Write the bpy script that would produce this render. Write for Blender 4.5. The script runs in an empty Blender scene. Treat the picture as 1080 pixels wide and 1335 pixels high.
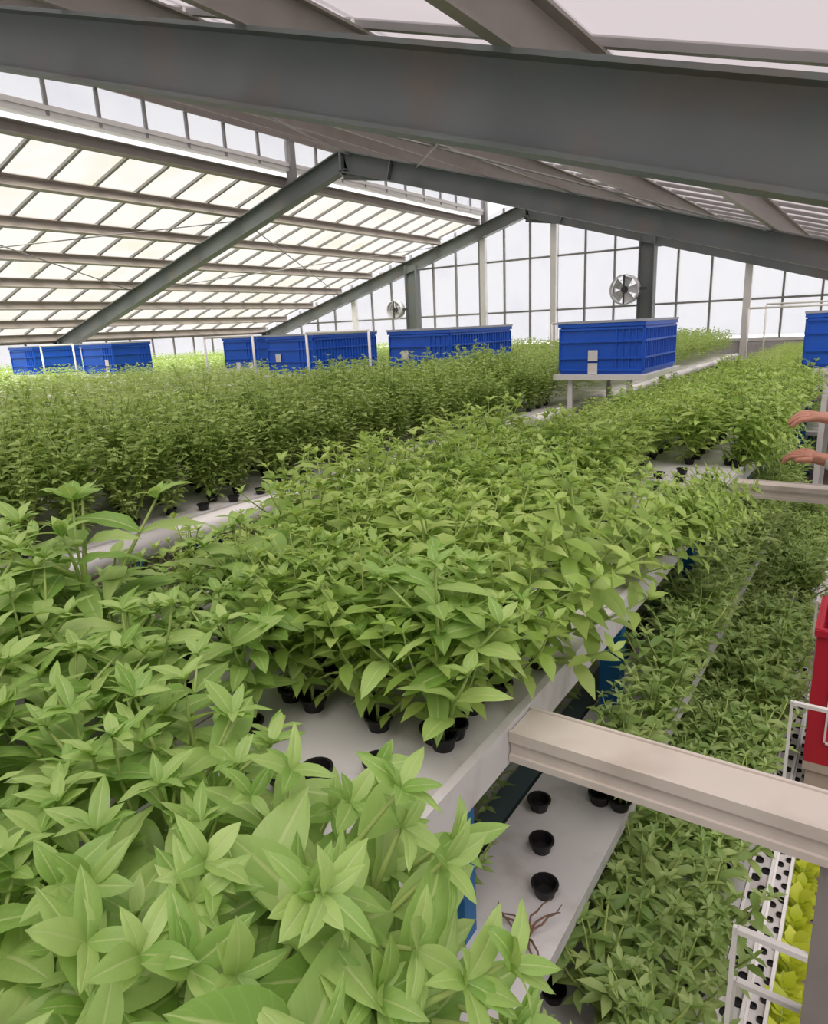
import bpy, math, random
import numpy as np
from mathutils import Vector, Matrix

# ------------------------------------------------------------------ camera, world, exposure
scene = bpy.context.scene
C = scene.collection
rnd = random.Random(7)
npr = np.random.default_rng(11)
ZC = 1.8                                   # eye height above the floor
F_PX, CX, CY = 894.0, 540.0, 667.5
Dv = Vector((620, -267.5, F_PX)).normalized()
Xv = -Vector((-1365, -177.5, F_PX)).normalized()
Xv = (Xv - Dv * Xv.dot(Dv)).normalized()
Uv = Dv.cross(Xv).normalized()
if Uv.y > 0: Uv = -Uv
Rm = Matrix((Xv, Dv, Uv))
cam_d = bpy.data.cameras.new('camera'); cam = bpy.data.objects.new('camera', cam_d); C.objects.link(cam)
cam_d.sensor_fit = 'HORIZONTAL'; cam_d.sensor_width = 36.0; cam_d.lens = 36.0 * F_PX / 1080.0
cam_d.clip_start = 0.02; cam_d.clip_end = 200
cr, cu, cb = Rm @ Vector((1, 0, 0)), Rm @ Vector((0, -1, 0)), -(Rm @ Vector((0, 0, 1)))
cam.matrix_world = Matrix(((cr.x, cu.x, cb.x, 0), (cr.y, cu.y, cb.y, 0), (cr.z, cu.z, cb.z, ZC), (0, 0, 0, 1)))
scene.camera = cam

world = bpy.data.worlds.new('overcast_sky'); scene.world = world; world.use_nodes = True
bg = world.node_tree.nodes['Background']
bg.inputs['Color'].default_value = (0.97, 0.975, 1.0, 1); bg.inputs['Strength'].default_value = 0.50
sun_d = bpy.data.lights.new('veiled_sun', 'SUN'); sun_d.energy = 7.6; sun_d.angle = math.radians(55); sun_d.color = (1.0, 0.97, 0.9)
sun = bpy.data.objects.new('veiled_sun', sun_d); C.objects.link(sun)
sun.rotation_euler = (math.radians(18), math.radians(14), 0)
vs = scene.view_settings
vs.view_transform = 'Standard'; vs.look = 'None'; vs.gamma = 1.0; vs.exposure = 1.5; vs.use_curve_mapping = False
scene.cycles.transparent_max_bounces = 12
scene.cycles.max_bounces = 7

# ------------------------------------------------------------------ helpers
def tag(o, label=None, cat=None, group=None, kind=None):
    if label: o['label'] = label
    if cat: o['category'] = cat
    if group: o['group'] = group
    if kind: o['kind'] = kind
    return o

def empty(name, loc=(0, 0, 0), rz=0.0, parent=None):
    o = bpy.data.objects.new(name, None); C.objects.link(o)
    o.location = loc; o.rotation_euler = (0, 0, rz); o.empty_display_size = 0.05
    if parent: o.parent = parent
    return o

def link(name, me, parent=None, loc=(0, 0, 0), rot=None, scl=None, mat=None):
    if mat is not None and len(me.materials) == 0: me.materials.append(mat)
    o = bpy.data.objects.new(name, me); C.objects.link(o)
    if parent: o.parent = parent
    o.location = loc
    if rot: o.rotation_euler = rot
    if scl: o.scale = scl
    return o

class MB:
    def __init__(s): s.v = []; s.f = []; s.sm = []
    def add(s, vs_, fs, smooth=False):
        b = len(s.v); s.v += [tuple(v) for v in vs_]
        for f in fs: s.f.append(tuple(i + b for i in f)); s.sm.append(smooth)
        return s
    def box(s, x0, x1, y0, y1, z0, z1):
        return s.add([(x0,y0,z0),(x1,y0,z0),(x1,y1,z0),(x0,y1,z0),(x0,y0,z1),(x1,y0,z1),(x1,y1,z1),(x0,y1,z1)],
                     [(0,3,2,1),(4,5,6,7),(0,1,5,4),(1,2,6,5),(2,3,7,6),(3,0,4,7)])
    def obox(s, p0, p1, w, h, up=(0,0,1), off=0.0):
        """box along p0-p1, w across, h along 'up', shifted by off along up"""
        p0, p1 = Vector(p0), Vector(p1); d = (p1 - p0).normalized()
        sd = d.cross(Vector(up)).normalized(); u = sd.cross(d).normalized()
        vs_ = []
        for p in (p0, p1):
            for a, b in ((-1,-1),(1,-1),(1,1),(-1,1)):
                vs_.append(p + sd * (a*w/2) + u * (off + b*h/2))
        return s.add(vs_, [(0,1,2,3),(7,6,5,4),(0,4,5,1),(1,5,6,2),(2,6,7,3),(3,7,4,0)])
    def tube(s, pts, r, n=8, caps=True):
        pts = [Vector(p) for p in pts]; rs = r if isinstance(r, (list, tuple)) else [r]*len(pts)
        vs_ = []; fs = []
        ref = None
        for i, p in enumerate(pts):
            d = (pts[min(i+1, len(pts)-1)] - pts[max(i-1, 0)]).normalized()
            if ref is None: ref = Vector((0,0,1)) if abs(d.z) < 0.9 else Vector((1,0,0))
            a = d.cross(ref).normalized(); b = a.cross(d).normalized()
            for k in range(n):
                t = 2*math.pi*k/n
                vs_.append(p + a*(math.cos(t)*rs[i]) + b*(math.sin(t)*rs[i]))
        for i in range(len(pts)-1):
            for k in range(n):
                fs.append((i*n+k, i*n+(k+1)%n, (i+1)*n+(k+1)%n, (i+1)*n+k))
        if caps: fs.append(tuple(range(n-1, -1, -1))); fs.append(tuple((len(pts)-1)*n+k for k in range(n)))
        return s.add(vs_, fs, True)
    def lathe(s, prof, n=16, c=(0,0,0), axis='z'):
        vs_ = []; fs = []
        for r, z in prof:
            for k in range(n):
                t = 2*math.pi*k/n
                x, y = r*math.cos(t), r*math.sin(t)
                p = (x, y, z) if axis == 'z' else (x, z, y)
                vs_.append((p[0]+c[0], p[1]+c[1], p[2]+c[2]))
        for i in range(len(prof)-1):
            for k in range(n):
                fs.append((i*n+k, i*n+(k+1)%n, (i+1)*n+(k+1)%n, (i+1)*n+k))
        fs.append(tuple(range(n-1, -1, -1))); fs.append(tuple((len(prof)-1)*n+k for k in range(n)))
        return s.add(vs_, fs, False)
    def mesh(s, name, mat=None):
        me = bpy.data.meshes.new(name); me.from_pydata(s.v, [], s.f)
        if any(s.sm): me.polygons.foreach_set('use_smooth', s.sm)
        if mat: me.materials.append(mat)
        me.update(); return me
    def build(s, name, mat, parent=None, loc=(0,0,0)):
        return link(name, s.mesh(name, mat), parent, loc)

# ------------------------------------------------------------------ materials
def new_mat(name):
    m = bpy.data.materials.new(name); m.use_nodes = True
    nt = m.node_tree; nt.nodes.clear()
    return m, nt, nt.nodes.new('ShaderNodeOutputMaterial')

def plain(name, col, rough=0.6, metal=0.0, var=0.12, scale=6.0, spec=0.4, bump=0.0, dirt=None, dirt_amt=0.5, dscale=3.0):
    m, nt, out = new_mat(name); N = nt.nodes; Lk = nt.links
    p = N.new('ShaderNodeBsdfPrincipled'); p.inputs['Roughness'].default_value = rough
    p.inputs['Metallic'].default_value = metal; p.inputs['Specular IOR Level'].default_value = spec
    tc = N.new('ShaderNodeTexCoord'); nz = N.new('ShaderNodeTexNoise'); nz.inputs['Scale'].default_value = scale; nz.inputs['Detail'].default_value = 4
    Lk.new(tc.outputs['Object'], nz.inputs['Vector'])
    mx = N.new('ShaderNodeMix'); mx.data_type = 'RGBA'
    mx.inputs['A'].default_value = tuple(c*(1-var) for c in col) + (1,); mx.inputs['B'].default_value = tuple(min(1, c*(1+var)) for c in col) + (1,)
    Lk.new(nz.outputs['Fac'], mx.inputs['Factor']); last = mx.outputs['Result']
    if dirt:
        n2 = N.new('ShaderNodeTexNoise'); n2.inputs['Scale'].default_value = dscale; n2.inputs['Detail'].default_value = 6
        Lk.new(tc.outputs['Object'], n2.inputs['Vector'])
        rp = N.new('ShaderNodeValToRGB'); rp.color_ramp.elements[0].position = 0.52; rp.color_ramp.elements[1].position = 0.72
        rp.color_ramp.elements[1].color = (dirt_amt,)*3 + (1,)
        Lk.new(n2.outputs['Fac'], rp.inputs['Fac'])
        m2 = N.new('ShaderNodeMix'); m2.data_type = 'RGBA'; m2.inputs['B'].default_value = tuple(dirt) + (1,)
        Lk.new(rp.outputs['Color'], m2.inputs['Factor']); Lk.new(last, m2.inputs['A']); last = m2.outputs['Result']
    Lk.new(last, p.inputs['Base Color'])
    if bump:
        bp = N.new('ShaderNodeBump'); bp.inputs['Strength'].default_value = bump; bp.inputs['Distance'].default_value = 0.01
        Lk.new(nz.outputs['Fac'], bp.inputs['Height']); Lk.new(bp.outputs['Normal'], p.inputs['Normal'])
    Lk.new(p.outputs['BSDF'], out.inputs['Surface'])
    return m

def sheet(name, clear, trans_col, through_col, stain=None, stain_amt=0.5):
    """translucent glazing sheet: part of the light passes straight, part is scattered"""
    m, nt, out = new_mat(name); N = nt.nodes; Lk = nt.links
    tr = N.new('ShaderNodeBsdfTransparent'); tl = N.new('ShaderNodeBsdfTranslucent'); df = N.new('ShaderNodeBsdfDiffuse')
    tc = N.new('ShaderNodeTexCoord'); oi = N.new('ShaderNodeObjectInfo')
    nz = N.new('ShaderNodeTexNoise'); nz.inputs['Scale'].default_value = 1.1; nz.inputs['Detail'].default_value = 3
    va = N.new('ShaderNodeVectorMath'); va.operation = 'ADD'
    sc = N.new('ShaderNodeVectorMath'); sc.operation = 'SCALE'; sc.inputs['Scale'].default_value = 37.0
    cb_ = N.new('ShaderNodeCombineXYZ'); Lk.new(oi.outputs['Random'], cb_.inputs[0]); Lk.new(oi.outputs['Random'], cb_.inputs[1])
    Lk.new(cb_.outputs[0], sc.inputs[0]); Lk.new(tc.outputs['Object'], va.inputs[0]); Lk.new(sc.outputs[0], va.inputs[1])
    Lk.new(va.outputs[0], nz.inputs['Vector'])
    rp = N.new('ShaderNodeValToRGB'); rp.color_ramp.elements[0].position = 0.5; rp.color_ramp.elements[1].position = 0.75
    rp.color_ramp.elements[1].color = (stain_amt,)*3 + (1,)
    Lk.new(nz.outputs['Fac'], rp.inputs['Fac'])
    mx = N.new('ShaderNodeMix'); mx.data_type = 'RGBA'
    mx.inputs['A'].default_value = tuple(through_col) + (1,); mx.inputs['B'].default_value = tuple(stain or through_col) + (1,)
    Lk.new(rp.outputs['Color'], mx.inputs['Factor']); Lk.new(mx.outputs['Result'], tr.inputs['Color'])
    tl.inputs['Color'].default_value = tuple(trans_col) + (1,); df.inputs['Color'].default_value = tuple(c*0.9 for c in trans_col) + (1,)
    m1 = N.new('ShaderNodeMixShader'); m1.inputs[0].default_value = 0.3
    Lk.new(tl.outputs[0], m1.inputs[1]); Lk.new(df.outputs[0], m1.inputs[2])
    m2 = N.new('ShaderNodeMixShader'); m2.inputs[0].default_value = clear
    Lk.new(m1.outputs[0], m2.inputs[1]); Lk.new(tr.outputs[0], m2.inputs[2]); Lk.new(m2.outputs[0], out.inputs['Surface'])
    return m

def leaf_mat(name, c_dark, c_light, trans, single=False, trans_mix=0.35, rough=0.45):
    m, nt, out = new_mat(name); N = nt.nodes; Lk = nt.links
    oi = N.new('ShaderNodeObjectInfo')
    at = N.new('ShaderNodeAttribute'); at.attribute_name = 'tint'
    ad = N.new('ShaderNodeMath'); ad.operation = 'MULTIPLY_ADD'; ad.inputs[1].default_value = 1.0 if single else 0.3
    Lk.new(oi.outputs['Random'], ad.inputs[0])
    if single: ad.inputs[2].default_value = 0.0
    else:
        sc = N.new('ShaderNodeMath'); sc.operation = 'MULTIPLY'; sc.inputs[1].default_value = 0.7
        Lk.new(at.outputs['Fac'], sc.inputs[0]); Lk.new(sc.outputs[0], ad.inputs[2])
    mx = N.new('ShaderNodeMix'); mx.data_type = 'RGBA'
    mx.inputs['A'].default_value = tuple(c_dark) + (1,); mx.inputs['B'].default_value = tuple(c_light) + (1,)
    Lk.new(ad.outputs[0], mx.inputs['Factor']); col = mx.outputs['Result']
    p = N.new('ShaderNodeBsdfPrincipled'); p.inputs['Roughness'].default_value = rough; p.inputs['Specular IOR Level'].default_value = 0.5
    if single:                              # pale midrib and side veins from the leaf's own UVs
        uv = N.new('ShaderNodeUVMap'); sp = N.new('ShaderNodeSeparateXYZ'); Lk.new(uv.outputs[0], sp.inputs[0])
        sb = N.new('ShaderNodeMath'); sb.operation = 'SUBTRACT'; sb.inputs[1].default_value = 0.5; Lk.new(sp.outputs[1], sb.inputs[0])
        ab = N.new('ShaderNodeMath'); ab.operation = 'ABSOLUTE'; Lk.new(sb.outputs[0], ab.inputs[0])
        rp = N.new('ShaderNodeValToRGB'); rp.color_ramp.elements[0].position = 0.02; rp.color_ramp.elements[0].color = (0.75,)*3 + (1,)
        rp.color_ramp.elements[1].position = 0.06; rp.color_ramp.elements[1].color = (0, 0, 0, 1); Lk.new(ab.outputs[0], rp.inputs[0])
        ma = N.new('ShaderNodeMath'); ma.operation = 'SUBTRACT'; Lk.new(sp.outputs[0], ma.inputs[0])
        mm = N.new('ShaderNodeMath'); mm.operation = 'MULTIPLY'; mm.inputs[1].default_value = 0.45; Lk.new(ab.outputs[0], mm.inputs[0]); Lk.new(mm.outputs[0], ma.inputs[1])
        ms = N.new('ShaderNodeMath'); ms.operation = 'MULTIPLY'; ms.inputs[1].default_value = 50.0; Lk.new(ma.outputs[0], ms.inputs[0])
        si = N.new('ShaderNodeMath'); si.operation = 'SINE'; Lk.new(ms.outputs[0], si.inputs[0])
        r2 = N.new('ShaderNodeMapRange'); r2.inputs[1].default_value = 0.75; r2.inputs[2].default_value = 1.0; r2.inputs[4].default_value = 0.12; Lk.new(si.outputs[0], r2.inputs[0])
        mxm = N.new('ShaderNodeMath'); mxm.operation = 'MAXIMUM'; Lk.new(rp.outputs[0], mxm.inputs[0]); Lk.new(r2.outputs[0], mxm.inputs[1])
        m3 = N.new('ShaderNodeMix'); m3.data_type = 'RGBA'; m3.inputs['B'].default_value = (0.55, 0.66, 0.28, 1)
        Lk.new(mxm.outputs[0], m3.inputs['Factor']); Lk.new(col, m3.inputs['A']); col = m3.outputs['Result']
        bp = N.new('ShaderNodeBump'); bp.inputs['Strength'].default_value = 0.35; bp.inputs['Distance'].default_value = 0.002; bp.invert = True
        Lk.new(mxm.outputs[0], bp.inputs['Height']); Lk.new(bp.outputs[0], p.inputs['Normal'])
    Lk.new(col, p.inputs['Base Color'])
    tl = N.new('ShaderNodeBsdfTranslucent')
    tm = N.new('ShaderNodeMix'); tm.data_type = 'RGBA'; tm.blend_type = 'MULTIPLY'; tm.inputs['Factor'].default_value = 0.0
    tm.inputs['A'].default_value = tuple(trans) + (1,); Lk.new(tm.outputs['Result'], tl.inputs['Color'])
    ms2 = N.new('ShaderNodeMixShader'); ms2.inputs[0].default_value = trans_mix
    Lk.new(p.outputs[0], ms2.inputs[1]); Lk.new(tl.outputs[0], ms2.inputs[2]); Lk.new(ms2.outputs[0], out.inputs['Surface'])
    return m

M = {}
M['steel'] = plain('painted_steel', (0.115, 0.13, 0.128), 0.55, 0.0, 0.15, 2.5, dirt=(0.16, 0.12, 0.10), dirt_amt=0.6)
M['purlin'] = plain('galvanised_purlin', (0.30, 0.27, 0.25), 0.5, 0.1, 0.15, 3.0, dirt=(0.22, 0.165, 0.14), dirt_amt=0.5)
M['bar'] = plain('glazing_bar_aluminium', (0.22, 0.215, 0.21), 0.5, 0.3, 0.1, 4)
M['alu'] = plain('bright_aluminium', (0.62, 0.61, 0.60), 0.4, 0.2, 0.08, 4)
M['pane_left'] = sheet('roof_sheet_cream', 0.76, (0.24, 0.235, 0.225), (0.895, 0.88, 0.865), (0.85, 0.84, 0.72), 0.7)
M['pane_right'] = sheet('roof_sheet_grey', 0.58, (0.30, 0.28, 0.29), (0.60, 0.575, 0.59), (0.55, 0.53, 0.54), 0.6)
M['pane_wall'] = sheet('wall_sheet_clear', 0.82, (0.33, 0.33, 0.34), (0.89, 0.885, 0.89), (0.83, 0.83, 0.865), 0.6)
M['low_wall'] = plain('rendered_low_wall', (0.36, 0.35, 0.34), 0.85, 0, 0.15, 3, bump=0.2, dirt=(0.22, 0.21, 0.19))
M['floor'] = plain('worn_concrete', (0.215, 0.165, 0.14), 0.8, 0, 0.2, 2.2, bump=0.3, dirt=(0.12, 0.095, 0.08), dirt_amt=0.7)
M['ground'] = plain('pale_outdoor_ground', (0.55, 0.55, 0.56), 0.9, 0, 0.1, 0.5)
M['tray'] = plain('white_foam_tray', (0.56, 0.55, 0.545), 0.55, 0, 0.05, 5, dirt=(0.30, 0.25, 0.20), dirt_amt=0.55, dscale=9)
M['beam'] = plain('off_white_profile', (0.60, 0.55, 0.49), 0.5, 0, 0.06, 8, dirt=(0.42, 0.36, 0.30), dirt_amt=0.5, dscale=6)
M['pvc'] = plain('white_pvc_pipe', (0.74, 0.73, 0.71), 0.4, 0, 0.05, 6, dirt=(0.45, 0.42, 0.38), dirt_amt=0.4)
M['blue_leg'] = plain('blue_painted_leg', (0.01, 0.13, 0.33), 0.45, 0, 0.2, 8, dirt=(0.04, 0.12, 0.2))
M['crate'] = plain('blue_crate_plastic', (0.014, 0.10, 0.55), 0.45, 0, 0.15, 5)
M['lid'] = plain('grey_lid', (0.36, 0.38, 0.45), 0.5, 0, 0.08, 5)
M['label'] = plain('paper_label', (0.66, 0.65, 0.62), 0.7, 0, 0.05, 5)
M['pot'] = plain('black_pot_plastic', (0.012, 0.011, 0.012), 0.45, 0, 0.2, 10)
M['soil'] = plain('dark_substrate', (0.02, 0.014, 0.01), 0.95, 0, 0.4, 60)
M['gutter'] = plain('grey_teal_gutter', (0.075, 0.11, 0.12), 0.35, 0, 0.2, 4)
M['grey_post'] = plain('grey_weathered_post', (0.27, 0.25, 0.24), 0.6, 0, 0.2, 5, dirt=(0.12, 0.09, 0.08))
M['red'] = plain('red_plastic', (0.42, 0.012, 0.03), 0.4, 0, 0.15, 5)
M['beige'] = plain('beige_board', (0.42, 0.35, 0.29), 0.8, 0, 0.12, 6)
M['fan'] = plain('fan_grey', (0.5, 0.5, 0.51), 0.5, 0.3, 0.1, 6)
M['dark'] = plain('dark_metal', (0.06, 0.06, 0.065), 0.5, 0.4, 0.1, 6)
M['stem'] = plain('green_stem', (0.30, 0.40, 0.11), 0.6, 0, 0.2, 30)
M['leaf_big'] = leaf_mat('basil_leaf', (0.20, 0.38, 0.07), (0.45, 0.62, 0.20), (0.50, 0.68, 0.16), True, 0.36)
M['leaf_mid'] = leaf_mat('herb_leaf', (0.19, 0.34, 0.05), (0.52, 0.66, 0.21), (0.54, 0.70, 0.15), False, 0.36)
M['leaf_row'] = leaf_mat('bushy_leaf', (0.19, 0.33, 0.065), (0.50, 0.63, 0.23), (0.52, 0.66, 0.16), False, 0.36)
M['leaf_low'] = leaf_mat('shade_toned_leaf', (0.14, 0.27, 0.055), (0.44, 0.56, 0.21), (0.45, 0.58, 0.15), False, 0.36)  # herb greens darkened: lower-tier shade is put into the leaf colour
M['leaf_yellow'] = leaf_mat('lettuce_leaf', (0.38, 0.48, 0.02), (0.66, 0.72, 0.07), (0.62, 0.70, 0.05), False, 0.4)
M['skin'] = plain('skin', (0.52, 0.25, 0.17), 0.5, 0, 0.08, 12)
M['shirt'] = plain('dark_shirt', (0.06, 0.07, 0.10), 0.85, 0, 0.1, 20)
M['trousers'] = plain('grey_trousers', (0.09, 0.085, 0.08), 0.85, 0, 0.1, 20)
M['hair'] = plain('dark_hair', (0.015, 0.011, 0.009), 0.5, 0, 0.2, 30)
M['watch'] = plain('pale_wristband', (0.68, 0.66, 0.62), 0.5, 0, 0.05, 20)
M['eye'] = plain('eye_white', (0.7, 0.68, 0.66), 0.3, 0, 0.02, 20)
M['lip'] = plain('lip', (0.42, 0.16, 0.13), 0.5, 0, 0.05, 20)

# ------------------------------------------------------------------ the greenhouse shell
AX, AZ, SL = -7.35, 2.72 + ZC, 0.295       # ridge of the steel frames and roof slope
XL, XR = -16.4, 1.75
Y0, Y1 = -4.35, 16.0
FRAMES = (-4.35, 2.45, 9.25, 16.0)
def zl(x): return AZ + SL * (x - AX)       # top of steel on the left slope
def zr(x): return AZ - SL * (x - AX)       # top of steel on the right slope
n_l = Vector((-SL, 0, 1)).normalized(); n_r = Vector((SL, 0, 1)).normalized()

fl = MB().box(XL, XR, Y0-0.1, Y1+0.2, -0.1, 0.0).build('floor', M['floor']); tag(fl, kind='structure')
for (x, ya, yb) in ((0.42, -2, 6), (0.9, 1.0, 9)):
    MB().box(x-0.006, x+0.006, ya, yb, 0, 0.002).build('floor_joint', M['dark'], fl)
for y in (0.9, 2.05, 3.6, 5.2):
    MB().box(-0.2, 1.6, y-0.006, y+0.006, 0, 0.002).build('floor_joint', M['dark'], fl)
gr = MB().box(-60, 45, -45, 70, -0.2, -0.11).build('ground_outside', M['ground']); tag(gr, kind='structure')

ceil = tag(empty('ceiling', (AX, Y0, AZ)), kind='structure')
def under(root):                            # parent with world-placed geometry
    return tuple(-c for c in root.location)
# frames: I-section rafters with end plates at the ridge
for fy in FRAMES:
    for xa, xb, zf, nn in ((XL+0.1, AX, zl, n_l), (AX, XR-0.05, zr, n_r)):
        mb = MB(); p0 = Vector((xa, fy, zf(xa))); p1 = Vector((xb, fy, zf(xb)))
        mb.obox(p0, p1, 0.016, 0.27, nn, -0.15)
        mb.obox(p0, p1, 0.18, 0.018, nn, -0.009)
        mb.obox(p0, p1, 0.18, 0.018, nn, -0.291)
        mb.build('rafter', M['steel'], ceil, under(ceil))
    mb = MB().box(AX-0.02, AX+0.02, fy-0.09, fy+0.09, AZ-0.36, AZ-0.005)
    mb.build('ridge_plate', M['steel'], ceil, under(ceil))
    for dx in (0.95,):
        q = Vector((AX+dx, fy, zr(AX+dx)))
        mb = MB().obox(q - n_r*0.015, q - n_r*0.295, 0.17, 0.02, (1, 0, 0)); mb.build('splice_plate', M['steel'], ceil, under(ceil))
    # haunch below the ridge
    mb = MB(); xa = AX; xb = AX + 0.95
    mb.add([(xa, fy-0.02, zr(xa)-0.28), (xb, fy-0.02, zr(xb)-0.29), (xa, fy-0.02, zr(xa)-0.42), (xa, fy+0.02, zr(xa)-0.28), (xb, fy+0.02, zr(xb)-0.29), (xa, fy+0.02, zr(xa)-0.42)],
           [(0, 1, 2), (5, 4, 3), (0, 3, 4, 1), (1, 4, 5, 2), (2, 5, 3, 0)])
    mb.build('haunch', M['steel'], ceil, under(ceil))
    # short post that carries the raised roof edge
    mb = MB().box(-8.51, -8.39, fy-0.06, fy+0.06, zl(-8.45), zr(-8.45)); mb.build('ridge_post', M['bar'], ceil, under(ceil))
    # eave columns
    for cxx in (XL+0.15, XR-0.12):
        zt = min(zl(cxx), zr(cxx)) - 0.02
        mb = MB().box(cxx-0.09, cxx+0.09, fy-0.008, fy+0.008, 0, zt).box(cxx-0.1, cxx-0.085, fy-0.08, fy+0.08, 0, zt).box(cxx+0.085, cxx+0.1, fy-0.08, fy+0.08, 0, zt)
        mb.build('eave_column', M['steel'], ceil, under(ceil))
PURL_L = (-8.62, -9.75, -10.87, -12.0, -13.12, -14.25, -15.35, -16.3)
PURL_R = (1.2, 0.0, -1.2, -2.4, -3.6, -4.8, -6.0, -7.2, -8.45)
def c_purlin(x, zf, nn, h, name='purlin', mat='purlin'):
    mb = MB(); p0 = Vector((x, Y0, zf(x))); p1 = Vector((x, Y1+0.1, zf(x)))
    mb.obox(p0, p1, 0.012, h, nn, h/2)
    side = Vector((0, 1, 0)).cross(nn)
    for off in (0.006, h-0.006):
        mb.obox(p0 + side*0.035, p1 + side*0.035, 0.075, 0.012, nn, off)
    mb.build(name, M[mat], ceil, under(ceil))
for x in PURL_L: c_purlin(x, zl, n_l, 0.16)
for x in PURL_R: c_purlin(x, zr, n_r, 0.19)
# glazing bars along the slopes and the sheets between them
PIT = 0.678; NB = int(round((Y1 + 0.1 - Y0) / PIT))
def slope_glazing(xs, zf, nn, h, mat, overshoot=0.0):
    xs = sorted(xs)
    lo, hi = xs[0]-overshoot, xs[-1]+overshoot
    bar = MB(); p0 = Vector((lo, 0, zf(lo))); p1 = Vector((hi, 0, zf(hi)))
    bar.obox(p0, p1, 0.045, 0.04, nn, h+0.02); bme = bar.mesh('glazing_bar', M['bar'])
    for k in range(NB+1):
        link('glazing_bar', bme, ceil, Vector((0, Y0 + k*PIT, 0)) - Vector(ceil.location))
    for a, b in zip(xs[:-1], xs[1:]):
        q0 = Vector((a+0.012, 0.024, zf(a+0.012))); q1 = Vector((b-0.012, 0.024, zf(b-0.012)))
        pm = MB(); sh = MB(); w = PIT-0.048
        pm.obox(q0 + Vector((0, w/2, 0)), q1 + Vector((0, w/2, 0)), w, 0.008, nn, h+0.035)
        me = pm.mesh('pane', mat)
        for k in range(NB):
            link('pane', me, ceil, Vector((0, Y0 + k*PIT, 0)) - Vector(ceil.location))
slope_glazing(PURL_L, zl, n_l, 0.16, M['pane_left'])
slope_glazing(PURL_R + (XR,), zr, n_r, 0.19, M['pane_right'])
# bracing rods in the roof planes
for (xa, ya, xb, yb, zf, o) in ((-1.2, 2.45, -6.0, 9.25, zr, 0.05), (-6.0, 2.45, -1.2, 9.25, zr, 0.03), (-3.6, 2.6, -7.2, 9.25, zr, 0.06), (-9.7, 9.25, -13.1, 16, zl, 0.05), (-13.1, 9.25, -9.7, 16, zl, 0.03),
                                 (-13.1, 2.45, -9.7, 9.25, zl, 0.05), (-9.7, 2.45, -13.1, 9.25, zl, 0.03)):
    MB().tube([(xa, ya, zf(xa)-o), (xb, yb, zf(xb)-o)], 0.01, 6).build('brace_rod', M['bar'], ceil, under(ceil))
# water gutter above the left slope's top purlin
MB().box(-8.60, -8.44, Y0, Y1, zl(-8.5)+0.20, zl(-8.5)+0.25).box(-8.45, -8.44, Y0, Y1, zl(-8.5)+0.25, zl(-8.5)+0.33).build('gutter', M['alu'], ceil, under(ceil))

# clerestory band between the two roof planes
cz0, cz1 = zl(-8.45)+0.30, zr(-8.45)+0.19
win = tag(empty('window_1', (-8.45, Y0, cz0)), kind='structure')
mm = MB().box(-0.02, 0.02, -0.02, 0.02, -0.1, cz1-cz0).mesh('mullion', M['bar'])
pm = MB().box(-0.004, 0.004, 0.02, PIT-0.02, 0, cz1-cz0).mesh('pane', M['pane_wall'])
for k in range(NB+1):
    link('mullion', mm, win, (0, k*PIT, 0))
    if k < NB: link('pane', pm, win, (0, k*PIT, 0))
MB().box(-0.025, 0.025, 0, Y1-Y0, -0.05, 0).build('sill_rail', M['alu'], win)

# glazed gable walls
def clip(poly, a, b, c):                    # keep a*x + b*z <= c
    out = []
    for i in range(len(poly)):
        p, q = poly[i], poly[(i+1) % len(poly)]
        dp, dq = a*p[0]+b*p[1]-c, a*q[0]+b*q[1]-c
        if dp <= 0: out.append(p)
        if dp*dq < 0:
            t = dp/(dp-dq); out.append((p[0]+t*(q[0]-p[0]), p[1]+t*(q[1]-p[1])))
    return out
def ztop(x): return min(zl(x), zr(x)) + 0.19
BASE = ZC - 0.50
def gable(name, y, girts, mull, sgn):
    w = tag(empty(name, (AX, y, 0)), kind='structure')
    zs = [BASE] + list(girts) + [AZ+1]
    for i, (a, b) in enumerate(zip(mull[:-1], mull[1:])):
        for z0, z1 in zip(zs[:-1], zs[1:]):
            poly = [(a+0.02, z0+0.02), (b-0.02, z0+0.02), (b-0.02, z1-0.02), (a+0.02, z1-0.02)]
            poly = clip(poly, -SL, 1, AZ - SL*AX + 0.19); poly = clip(poly, SL, 1, AZ + SL*AX + 0.19)
            if len(poly) < 3: continue
            n = len(poly)
            vs_ = [(p[0]-AX, -0.004, p[1]) for p in poly] + [(p[0]-AX, 0.004, p[1]) for p in poly]
            fs = [tuple(range(n)), tuple(range(2*n-1, n-1, -1))] + [(k, n+k, n+(k+1) % n, (k+1) % n) for k in range(n)]
            MB().add(vs_, fs).build('pane', M['pane_wall'], w)
    for x in mull:
        MB().box(x-AX-0.02, x-AX+0.02, -0.03, 0.03, BASE, ztop(x)).build('mullion', M['bar'], w)
    for g in girts:
        dx = max(0.0, (AZ + 0.1 - g) / SL)
        xa, xb = max(XL, AX-dx), min(XR, AX+dx)
        MB().box(xa-AX, xb-AX, -0.035, 0.035, g-0.022, g+0.022).build('girt', M['bar'], w)
    MB().box(XL-AX, XR-AX, -0.08, 0.08, 0, BASE).build('low_wall', M['low_wall'], w)
    MB().box(XL-AX, XR-AX, -0.09, 0.09, BASE-0.06, BASE).build('wall_cap', M['alu'], w)
    return w
mull = [-16.3 + 0.69*k for k in range(27)]
mull = [XL] + [m for m in mull if XL+0.2 < m < XR-0.2] + [XR]
wf = gable('wall_far', 16.2, (ZC+0.28, ZC+1.50), mull, 1)
gable('wall_back', -4.55, (ZC+0.28, ZC+1.50), mull, -1)
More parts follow.
